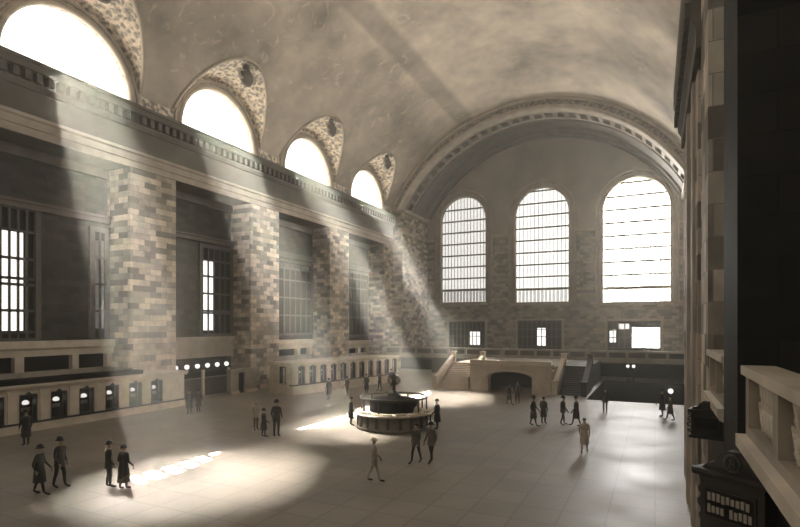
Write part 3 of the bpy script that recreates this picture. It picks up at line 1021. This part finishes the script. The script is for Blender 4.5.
ck = thing('clock', 'small dark four-faced clock on top of the round booth', 'clock', (-14.5, 29.0, 2.0))
m = MB(); m.lathe([(0.32, 0), (0.32, 0.08), (0.12, 0.2), (0.09, 0.5), (0.16, 0.56)], seg=16); m.build('pedestal', 'black', ck)
m = MB(); m.lathe([(0.1, 0.54), (0.3, 0.62), (0.36, 0.84), (0.3, 1.06), (0.14, 1.14), (0.05, 1.3), (0.02, 1.36)], seg=20); m.build('case', 'black', ck)
for k in range(4):
    a = PI / 2 * k + PI / 4 - R(64)
    m = MB()
    u = Vector((math.cos(a), math.sin(a), 0)); v = Vector((-math.sin(a), math.cos(a), 0))
    pts = [tuple(u * 0.35 + v * 0.2 * math.cos(2 * PI * j / 20) + Vector((0, 0, 0.84 + 0.2 * math.sin(2 * PI * j / 20)))) for j in range(20)]
    pts += [tuple(Vector(p) + u * 0.03) for p in pts]
    m.add(pts, [tuple(range(20))[::-1], tuple(range(20, 40))] + [(j, (j + 1) % 20, 20 + (j + 1) % 20, 20 + j) for j in range(20)])
    m.build('dial', 'marble_grey', ck)

# ------------------------------------------------------------------ lamps near the far end
def small_lamp(x, y, z, label, r=0.16):
    t = thing('globe_lamp', label, 'lamp', (x, y, 0))
    m = MB(); m.lathe([(0.16, 0), (0.16, 0.05), (0.04, 0.12), (0.035, z - r), (0.07, z - r + 0.03)], seg=10); m.build('standard', 'black', t)
    g = MB(); g.lathe([(0.05, z - r), (r * 0.85, z - r * 0.6), (r, z), (r * 0.8, z + r * 0.6), (0.03, z + r)], seg=14); g.build('globe', 'lamp', t)
small_lamp(-2.75, 64.2, 1.68, 'left one of two small lit globes under the end balcony', 0.18)
small_lamp(-2.15, 64.2, 1.68, 'right one of two small lit globes under the end balcony', 0.18)
small_lamp(1.1, 46.2, 1.1, 'small lit globe at the right end of the black stairwell', 0.2)

# ------------------------------------------------------------------ right-hand balustrades and signs
def pierced_balustrade(label, y0, y1, posts, x=1.1):
    t = thing('balustrade', label, 'balustrade', (x, y0, 4.4))
    b = MB()
    b.prism([(x - 0.1, 4.56), (x - 0.06, 4.5), (x + 0.02, 4.46), (x + 0.45, 4.46), (x + 0.45, 4.72), (x - 0.1, 4.72)], 'y', y0, y1)
    b.build('ledge', 'marble', t, True)
    r = MB(); r.prism([(x - 0.04, 5.54), (x + 0.02, 5.5), (x + 0.3, 5.5), (x + 0.36, 5.54), (x + 0.36, 5.66), (x - 0.04, 5.66)], 'y', y0, y1)
    r.build('top_rail', 'marble', t, True)
    bb = MB(); bb.box(x + 0.02, x + 0.3, y0, y1, 4.72, 4.84); bb.build('bottom_rail', 'marble_grey', t, True)
    for (a, c_) in posts:
        p = MB(); p.box(x + 0.02, x + 0.3, a, c_, 4.84, 5.5); p.build('post', 'marble_grey', t, True)
    for (a, b_), (c_, d) in zip(posts, posts[1:]):
        q = MB()
        yy0, yy1, za, zb = b_, c_, 4.84, 5.5
        xm = x + 0.16
        q.box(xm - 0.03, xm + 0.03, yy0, yy1, (za + zb) / 2 - 0.03, (za + zb) / 2 + 0.03)
        n = max(3, int((yy1 - yy0) / 0.22))
        h2 = (zb - za) / 2
        for k in range(n):
            yc = yy0 + (yy1 - yy0) * (k + 0.5) / n
            for zc in (za + h2 / 2, zb - h2 / 2):
                hw = (yy1 - yy0) / n / 2
                q.tube([(xm, yc - hw, zc - h2 / 2), (xm, yc - hw * 0.3, zc - h2 * 0.12), (xm, yc + hw * 0.3, zc + h2 * 0.12), (xm, yc + hw, zc + h2 / 2)], 0.032, 6)
                q.tube([(xm, yc + hw * 0.62 * math.cos(2 * PI * j / 10), zc + h2 * 0.32 * math.sin(2 * PI * j / 10)) for j in range(10)], 0.025, 5, True)
        q.build('pierced_panel', 'marble', t, True)
    return t
pierced_balustrade('pierced marble balustrade on its broad ledge at the lower right corner', 1.0, 8.55, [(1.0, 1.2), (3.2, 3.45), (4.95, 5.2), (6.45, 6.72), (8.3, 8.55)])
pierced_balustrade('short lit balustrade glimpsed between the two right-hand piers', 10.95, 13.95, [(10.95, 11.15), (12.4, 12.55), (13.75, 13.95)])

def gate_sign(label, loc, rz, wv, lettered):
    """dark bronze sign case hung out from the wall below the balcony; local x along the face, front at y = 0"""
    t = thing('gate_sign', label, 'sign', loc, rz)
    x0, x1, xc = 0.0, wv, wv * 0.5
    k_ = wv / 0.87
    b = MB(); b.box(x0, x1, 0, 0.3, 0, 0.8); b.box(x0 - 0.05, x1 + 0.05, -0.04, 0.34, -0.08, 0.02); b.build('case', 'black', t)
    c_ = MB(); c_.prism([(-0.07, 0.8), (0.37, 0.8), (0.39, 0.85), (0.39, 0.9), (-0.09, 0.9), (-0.09, 0.85)], 'x', x0 - 0.07, x1 + 0.07); c_.build('cornice', 'black', t)
    p = MB()
    top = [(x0, 0.9), (x1, 0.9), (x1 - 0.08 * k_, 0.97), (xc + 0.26 * k_, 1.0), (xc + 0.17 * k_, 1.12), (xc + 0.08 * k_, 1.19), (xc - 0.08 * k_, 1.19), (xc - 0.17 * k_, 1.12), (xc - 0.26 * k_, 1.0), (x0 + 0.08 * k_, 0.97)]
    p.prism(top, 'y', 0.04, 0.2); p.build('pediment', 'black', t)
    e = MB()
    e.tube([(xc + 0.11 * math.cos(2 * PI * k / 24), 0.03, 1.03 + 0.11 * math.sin(2 * PI * k / 24)) for k in range(24)], 0.016, 6, True)
    for zz, rr in ((1.066, 0.032), (0.995, 0.038)):
        e.tube([(xc + rr * math.cos(2 * PI * k / 16), 0.03, zz + rr * math.sin(2 * PI * k / 16)) for k in range(16)], 0.011, 6, True)
    e.build('medallion', 'letter_dim', t)
    f = MB()
    fx0, fx1, fz0, fz1 = x0 + 0.1 * k_, x1 - 0.12 * k_, 0.26, 0.62
    for (a, b_, c2, d) in ((fx0, fx1, fz1, fz1 + 0.03), (fx0, fx1, fz0 - 0.03, fz0), (fx0 - 0.03, fx0, fz0 - 0.03, fz1 + 0.03), (fx1, fx1 + 0.03, fz0 - 0.03, fz1 + 0.03)):
        f.box(a, b_, -0.03, 0.01, c2, d)
    f.build('panel_frame', 'black', t)
    pn = MB(); pn.box(fx0, fx1, -0.012, 0.01, fz0, fz1); pn.build('panel', 'void', t)
    if lettered:
        l = MB()
        rnd = random.Random(5)
        for z0, n, xa, xb in ((0.46, 9, fx0 + 0.02, fx1 - 0.04), (0.295, 10, fx0 + 0.02, fx1 - 0.01)):
            for k in range(n):
                if z0 < 0.4 and k == 4: continue
                a = xa + (xb - xa) * k / n
                b_ = a + (xb - xa) / n * 0.7
                # raised letters worn to lumps: illegible in the photograph
                l.box(a, b_, -0.024, -0.012, z0 + rnd.uniform(0, 0.015), z0 + rnd.uniform(0.1, 0.125))
        l.build('lettering', 'letter', t)
    s = MB()
    for k, (zz, rr) in enumerate(((0.72, 0.05), (0.55, 0.06), (0.36, 0.07), (0.16, 0.055))):
        s.tube([(x0 - rr * 0.7 + rr * math.cos(2 * PI * j / 14), 0.15, zz + rr * math.sin(2 * PI * j / 14)) for j in range(14)], 0.03, 6, True)
    s.build('scroll_ornament', 'black', t)
    br = MB(); br.box(x1 - 0.2, x1 + (0.05 if lettered else 0.8), 0.25, 0.6 if lettered else 0.36, 0.3, 0.5); br.build('bracket', 'black', t)
    return t
gate_sign('dark bronze gate sign with raised lettering and round medallion at the lower right', (0.58, 8.6, 3.3), -R(38.5), 0.87, True)
sg = gate_sign('smaller dark bronze gate sign behind the lettered one', (0.66, 12.3, 3.96), -R(14), 0.87, False)
sg.scale = (0.64, 0.62, 0.6)

# cartouches at the crowns of the lunette hoods
for n, c in enumerate(BAYS[1:]):
    xg = groin(0.0)
    zt = zp(xg, 0)
    t = thing('cartouche', ['dark carved cartouche over the largest lunette at the top left', 'dark carved cartouche over the second lunette from the left edge', 'dark carved cartouche over the third lunette', 'dark carved cartouche over the smallest lunette by the great arch'][n],
              'ornament', (xg - 0.75, c, zt - 1.25))
    m = MB(); m.lathe([(0.1, -0.75), (0.5, -0.6), (0.72, -0.15), (0.78, 0.2), (0.55, 0.62), (0.2, 0.85)], seg=14, sx=0.55); m.build('shield', 'stone_dark', t)
    for s in (-1, 1):
        m = MB()
        m.tube([(0.1, s * (0.7 + 0.3 * math.cos(2 * PI * j / 12)), 0.1 + 0.34 * math.sin(2 * PI * j / 12)) for j in range(12)], 0.12, 6, True); m.build('scroll', 'stone', t)
    m = MB(); m.lathe([(0.2, 0.7), (0.42, 0.85), (0.3, 1.2), (0.05, 1.35)], seg=10, sx=0.6); m.build('crest', 'stone_dark', t)

# ------------------------------------------------------------------ people
def skin_mesh(J, E):
    """J: joint -> (x, y, z, radius); E: edges; one continuous skinned surface"""
    names = list(J)
    me = bpy.data.meshes.new('body')
    me.from_pydata([J[n][:3] for n in names], [(names.index(a), names.index(b)) for a, b in E], [])
    o = bpy.data.objects.new('body', me)
    C.objects.link(o)
    sk = o.modifiers.new('skin', 'SKIN')
    for i, n in enumerate(names):
        d = me.skin_vertices[0].data[i]
        r = J[n][3]
        d.radius = r if isinstance(r, tuple) else (r, r)
        d.use_root = (n == 'pelvis')
    ss = o.modifiers.new('sub', 'SUBSURF')
    ss.levels = ss.render_levels = 2
    dg = bpy.context.evaluated_depsgraph_get()
    out = bpy.data.meshes.new_from_object(o.evaluated_get(dg))
    bpy.data.objects.remove(o)
    return out

def build_body(stride, arm, lean=0.0, elbow=0.25):
    """figure 1.75 m tall facing +y, z = 0 at the soles"""
    J, E = {}, []
    def j(n, x, y, z, r, p=None):
        J[n] = (x, y + lean * max(0, z - 0.9), z, r)
        if p: E.append((p, n))
    j('pelvis', 0, 0, 0.95, (0.15, 0.11))
    j('waist', 0, 0.0, 1.10, (0.135, 0.10), 'pelvis')
    j('chest', 0, 0.0, 1.30, (0.17, 0.12), 'waist')
    j('collar', 0, -0.01, 1.45, (0.10, 0.08), 'chest')
    j('neck', 0, 0.0, 1.52, 0.055, 'collar')
    j('jaw', 0, 0.02, 1.585, (0.066, 0.075), 'neck')
    j('brow', 0, 0.015, 1.675, (0.076, 0.092), 'jaw')
    j('crown', 0, 0.0, 1.735, (0.05, 0.06), 'brow')
    for s, t in ((-1, 'r'), (1, 'l')):
        st = stride * s
        j('hip' + t, s * 0.09, 0.0, 0.88, 0.10, 'pelvis')
        j('knee' + t, s * 0.10, 0.5 * st + 0.02, 0.50, 0.062, 'hip' + t)
        j('calf' + t, s * 0.10, 0.75 * st - 0.01, 0.32, 0.056, 'knee' + t)
        j('ankle' + t, s * 0.10, st - 0.02, 0.09, 0.042, 'calf' + t)
        j('ball' + t, s * 0.11, st + 0.12, 0.04, (0.045, 0.035), 'ankle' + t)
        j('toe' + t, s * 0.115, st + 0.2, 0.03, (0.035, 0.025), 'ball' + t)
        sw = -arm * s
        j('shoulder' + t, s * 0.19, 0, 1.41, 0.065, 'collar')
        j('elbow' + t, s * 0.25, 0.3 * sw - 0.02, 1.13, 0.046, 'shoulder' + t)
        j('wrist' + t, s * 0.25, 0.3 * sw + elbow * 0.5 + 0.3 * sw, 0.92, 0.03, 'elbow' + t)
        wx, wy, wz = s * 0.25, 0.6 * sw + elbow * 0.5, 0.92
        j('palm' + t, wx - s * 0.005, wy + 0.03, wz - 0.06, (0.022, 0.036), 'wrist' + t)
        for q, (dy, ln) in enumerate(((0.03, 0.075), (0.01, 0.085), (-0.01, 0.08), (-0.03, 0.062))):
            a = 'f%d%s' % (q, t)
            j(a + 'a', wx - s * 0.01, wy + 0.035 + dy, wz - 0.10, 0.010, 'palm' + t)
            j(a + 'b', wx - s * 0.016, wy + 0.04 + dy, wz - 0.10 - ln * 0.55, 0.009, a + 'a')
            j(a + 'c', wx - s * 0.03, wy + 0.04 + dy, wz - 0.10 - ln * 0.95, 0.007, a + 'b')
        j('th' + t, wx - s * 0.02, wy + 0.075, wz - 0.06, 0.011, 'palm' + t)
        j('tt' + t, wx - s * 0.03, wy + 0.09, wz - 0.10, 0.009, 'th' + t)
    me = skin_mesh(J, E)
    hl = lean
    for v in me.vertices:          # a face: brow, eye hollows, nose, chin, ears
        z = v.co.z
        if z > 1.54:
            y = v.co.y - lean * (z - 0.9)
            if y > 0.04:
                nz = math.exp(-((z - 1.635) / 0.022) ** 2) * math.exp(-(v.co.x / 0.02) ** 2)
                ey = math.exp(-((z - 1.662) / 0.014) ** 2) * math.exp(-((abs(v.co.x) - 0.033) / 0.016) ** 2)
                ch = math.exp(-((z - 1.57) / 0.02) ** 2) * math.exp(-(v.co.x / 0.03) ** 2)
                v.co.y += 0.022 * nz - 0.012 * ey + 0.008 * ch
            er = math.exp(-((z - 1.645) / 0.025) ** 2) * math.exp(-((y + 0.005) / 0.02) ** 2)
            if abs(v.co.x) > 0.045:
                v.co.x += math.copysign(0.014 * er, v.co.x)
    for k in range(4):
        me.materials.append(None)
    for p in me.polygons:
        p.use_smooth = True
        c_ = p.center
        hand = c_.z < 0.90 and abs(c_.x) > 0.19 and c_.z > 0.6
        p.material_index = 0 if (c_.z > 1.50 or hand) else 1 if c_.z > 0.09 else 2
    return me

def ring_loft(mb, rings, seg=18):
    """rings: (z, rx, ry, cy)"""
    vs, fs = [], []
    for z, rx, ry, cy in rings:
        for k in range(seg):
            a = 2 * PI * k / seg
            vs.append((rx * math.cos(a), cy + ry * math.sin(a), z))
    for i in range(len(rings) - 1):
        for k in range(seg):
            k2 = (k + 1) % seg
            fs.append((i * seg + k, i * seg + k2, (i + 1) * seg + k2, (i + 1) * seg + k))
    mb.add(vs, fs, True)

BODIES = {'stand': build_body(0.03, 0.04), 'walk': build_body(0.24, 0.22), 'step': build_body(-0.15, -0.12, 0.05), 'wait': build_body(0.06, 0.0, 0.02, 0.45)}
def person(pose, x, y, face, h, suit, trousers, hat, coat, label, z=0.0, group='people in the concourse'):
    """face: compass angle in degrees the figure looks towards (0 = far end)"""
    me = BODIES[pose].copy()
    for i, k in enumerate(('skin', trousers, 'suit', suit)):
        me.materials[i] = M[k]
    for p in me.polygons:           # sleeves and shirt follow the coat
        c_ = p.center
        if p.material_index == 1 and (c_.z > 1.0 or (abs(c_.x) > 0.2 and c_.z > 0.85)):
            p.material_index = 3
    o = bpy.data.objects.new('person', me)
    C.objects.link(o)
    s = h / 1.75
    o.scale = (s, s, s)
    zmin = min(v.co.z for v in me.vertices)
    o.location = (x, y, z - zmin * s)
    o.rotation_euler = (0, 0, -R(face))
    tag(o, label, 'person', group)
    if coat != 'none':
        c = MB()
        end = {'jacket': 0.76, 'long': 0.45, 'skirt': 0.30}[coat]
        fl = {'jacket': 0.0, 'long': 0.05, 'skirt': 0.07}[coat]
        ring_loft(c, [(1.475, 0.075, 0.07, 0.0), (1.45, 0.15, 0.10, 0), (1.40, 0.205, 0.125, 0), (1.28, 0.20, 0.145, 0), (1.10, 0.17, 0.135, 0), (0.95, 0.19, 0.145, 0), (0.80, 0.195 + fl * 0.3, 0.155 + fl * 0.5, 0), (end, 0.185 + fl * 0.6, 0.165 + fl, 0)])
        co = c.build('coat', suit, o)
        if coat == 'skirt':
            k = MB()
            ring_loft(k, [(1.02, 0.165, 0.13, 0), (0.9, 0.195, 0.15, 0), (0.6, 0.22, 0.2, 0), (0.32, 0.25, 0.24, 0)])
            k.build('skirt', trousers, o)
    hb = MB()
    if hat == 'bowler':
        hb.lathe([(0.145, 1.69), (0.15, 1.70), (0.098, 1.705), (0.1, 1.76), (0.085, 1.81), (0.04, 1.835), (0.01, 1.84)], (0, 0.01, 0), 16, sy=1.12)
        hb.build('hat', 'suit', o)
    elif hat == 'cloche':
        hb.lathe([(0.13, 1.65), (0.115, 1.67), (0.11, 1.74), (0.085, 1.79), (0.03, 1.81)], (0, 0.0, 0), 16, sy=1.1)
        hb.build('hat', 'suit', o)
    elif hat == 'boater':
        hb.lathe([(0.155, 1.70), (0.155, 1.712), (0.095, 1.714), (0.095, 1.79), (0.02, 1.792)], (0, 0.01, 0), 16, sy=1.12)
        hb.build('hat', 'suit_pale', o)
    else:
        hb.lathe([(0.082, 1.655), (0.086, 1.70), (0.07, 1.745), (0.03, 1.762)], (0, -0.018, 0), 14, sy=1.15)
        hb.build('hair', 'suit', o)
    return o

P = person
P('stand', -18.85, 13.25, 20, 1.72, 'suit', 'suit', 'bowler', 'jacket', 'man in a dark suit and hat beside the brown-skirted figure on the bright floor')
P('wait', -18.15, 13.35, -10, 1.66, 'suit', 'skirt', 'cloche', 'skirt', 'figure in a dark coat and brown skirt standing by the hatted man')
P('walk', -20.4, 11.6, 60, 1.76, 'suit', 'suit', 'bowler', 'long', 'man in a long dark coat striding, at the far left of the floor')
P('step', -20.6, 12.45, 75, 1.86, 'suit', 'suit', 'bowler', 'jacket', 'tall dark-suited man walking just ahead of the long-coated one at the left')
P('stand', -29.3, 16.0, -80, 1.8, 'suit', 'suit', 'bowler', 'long', 'dark figure queuing at a window of the long left ticket counter')
P('wait', -19.65, 23.05, 30, 1.56, 'suit', 'suit', 'cloche', 'long', 'short dark figure standing beside the tall man on the mid floor')
P('stand', -19.05, 23.4, -20, 2.0, 'suit', 'suit', 'bowler', 'jacket', 'tall dark-suited man standing by the short figure on the mid floor')
P('stand', -29.3, 26.6, -60, 1.72, 'suit', 'suit', 'bowler', 'long', 'dark figure at the far end of the long left ticket counter')
P('wait', -29.5, 27.6, 120, 1.6, 'suit_grey', 'suit', 'cloche', 'long', 'grey-coated figure waiting just past the end of the long left counter')
P('stand', -24.6, 37.0, -70, 1.75, 'suit', 'suit', 'bowler', 'long', 'dark-coated person nearest in the queue before the white counter')
P('wait', -24.3, 39.4, -80, 1.7, 'suit_grey', 'suit', 'bowler', 'jacket', 'grey-jacketed person in the queue before the white counter')
P('stand', -23.6, 41.6, -60, 1.78, 'suit', 'suit', 'bowler', 'long', 'dark-coated person in the middle of the queue before the white counter')
P('step', -23.6, 44.2, -90, 1.72, 'suit', 'suit_grey', 'none', 'jacket', 'bareheaded person stepping up to the white counter')
P('wait', -24.2, 47.8, -60, 1.75, 'suit', 'suit', 'bowler', 'long', 'farthest dark figure at the end of the white counter')
P('walk', -9.75, 21.75, 190, 1.75, 'suit_grey', 'suit', 'none', 'jacket', 'person in a grey jacket and dark trousers walking in front of the round booth')
P('step', -9.15, 22.1, 200, 1.78, 'skirt', 'suit', 'bowler', 'jacket', 'person in a brown jacket beside the grey-jacketed walker before the booth')
P('stand', -17.05, 28.1, 60, 1.72, 'suit', 'suit', 'bowler', 'long', 'dark figure leaning at the left side of the round booth')
P('wait', -11.75, 29.3, -80, 1.75, 'suit', 'suit', 'bowler', 'long', 'dark figure standing at the right side of the round booth')
P('stand', -12.72, 28.62, 140, 1.62, 'white', 'suit', 'none', 'jacket', 'clerk in white inside the round booth')
P('walk', -10.3, 40.9, 90, 1.66, 'suit_grey', 'suit_grey', 'cloche', 'long', 'grey figure walking before the arched portal')
P('stand', -9.85, 41.7, 0, 1.8, 'suit', 'suit', 'bowler', 'jacket', 'dark-suited man standing before the arched portal')
P('walk', -6.8, 33.0, 100, 1.78, 'suit_grey', 'suit_grey', 'bowler', 'long', 'grey-coated walker at the left of the loose group before the black stairwell')
P('stand', -6.35, 33.9, 20, 1.7, 'suit_grey', 'suit', 'none', 'long', 'bareheaded person close behind the grey-coated walker before the stairwell')
P('step', -5.2, 34.1, 60, 1.75, 'suit_grey', 'suit', 'bowler', 'jacket', 'person with dark trousers in the middle of the group before the stairwell')
P('walk', -4.4, 34.1, -100, 1.78, 'suit', 'suit', 'bowler', 'long', 'dark walker at the right of the loose group before the black stairwell')
P('stand', -3.2, 40.1, 180, 1.72, 'suit', 'suit', 'none', 'jacket', 'lone dark figure at the edge of the black stairwell')
P('wait', 0.45, 40.0, -60, 1.8, 'suit', 'suit', 'bowler', 'long', 'dark figure near the small globe at the right of the floor')
P('walk', 0.9, 38.8, -100, 1.6, 'suit_grey', 'suit_grey', 'cloche', 'long', 'grey figure walking beside the dark one at the right of the floor')
P('walk', -10.1, 18.4, 60, 1.7, 'suit_pale', 'suit_pale', 'boater', 'jacket', 'pale figure in a light suit walking well in front of the round booth')
P('walk', -3.1, 27.0, 0, 1.7, 'suit_pale', 'suit_pale', 'none', 'long', 'pale figure crossing the bright reflection on the right')
P('wait', -21.4, 24.4, 120, 1.7, 'suit_pale', 'suit_grey', 'boater', 'jacket', 'pale-jacketed figure just behind the dark pair on the mid floor')
P('stand', 1.9, 12.9, -80, 1.5, 'suit', 'suit', 'none', 'jacket', 'person leaning at the balustrade between the right-hand piers', z=4.55)
P('stand', -1.6, 64.7, 180, 1.55, 'suit', 'suit', 'bowler', 'jacket', 'left silhouette on the end balcony before the blazing low window', z=2.4)
P('stand', -0.3, 64.8, 170, 1.6, 'suit', 'suit', 'bowler', 'jacket', 'right silhouette on the end balcony before the blazing low window', z=2.4)

# ------------------------------------------------------------------ sunlit dust haze in the hall
hz = MB()
hz.box(XL + 0.06, XR - 0.06, YE + 0.05, Y2 - 0.3, 0.02, 36.4)
hm = bpy.data.materials.new('dusty_air')
hm.use_nodes = True
nt = hm.node_tree
nt.nodes.clear()
out = N(nt, 'ShaderNodeOutputMaterial')
vs_ = N(nt, 'ShaderNodeVolumeScatter')
vs_.inputs['Color'].default_value = (1.0, 0.935, 0.82, 1)
vs_.inputs['Density'].default_value = 0.0036
vs_.inputs['Anisotropy'].default_value = 0.35
nt.links.new(vs_.outputs[0], out.inputs['Volume'])
ho = hz.build('haze', hm)
tag(ho, 'sunlit dusty haze filling the great hall', 'haze', kind='stuff')
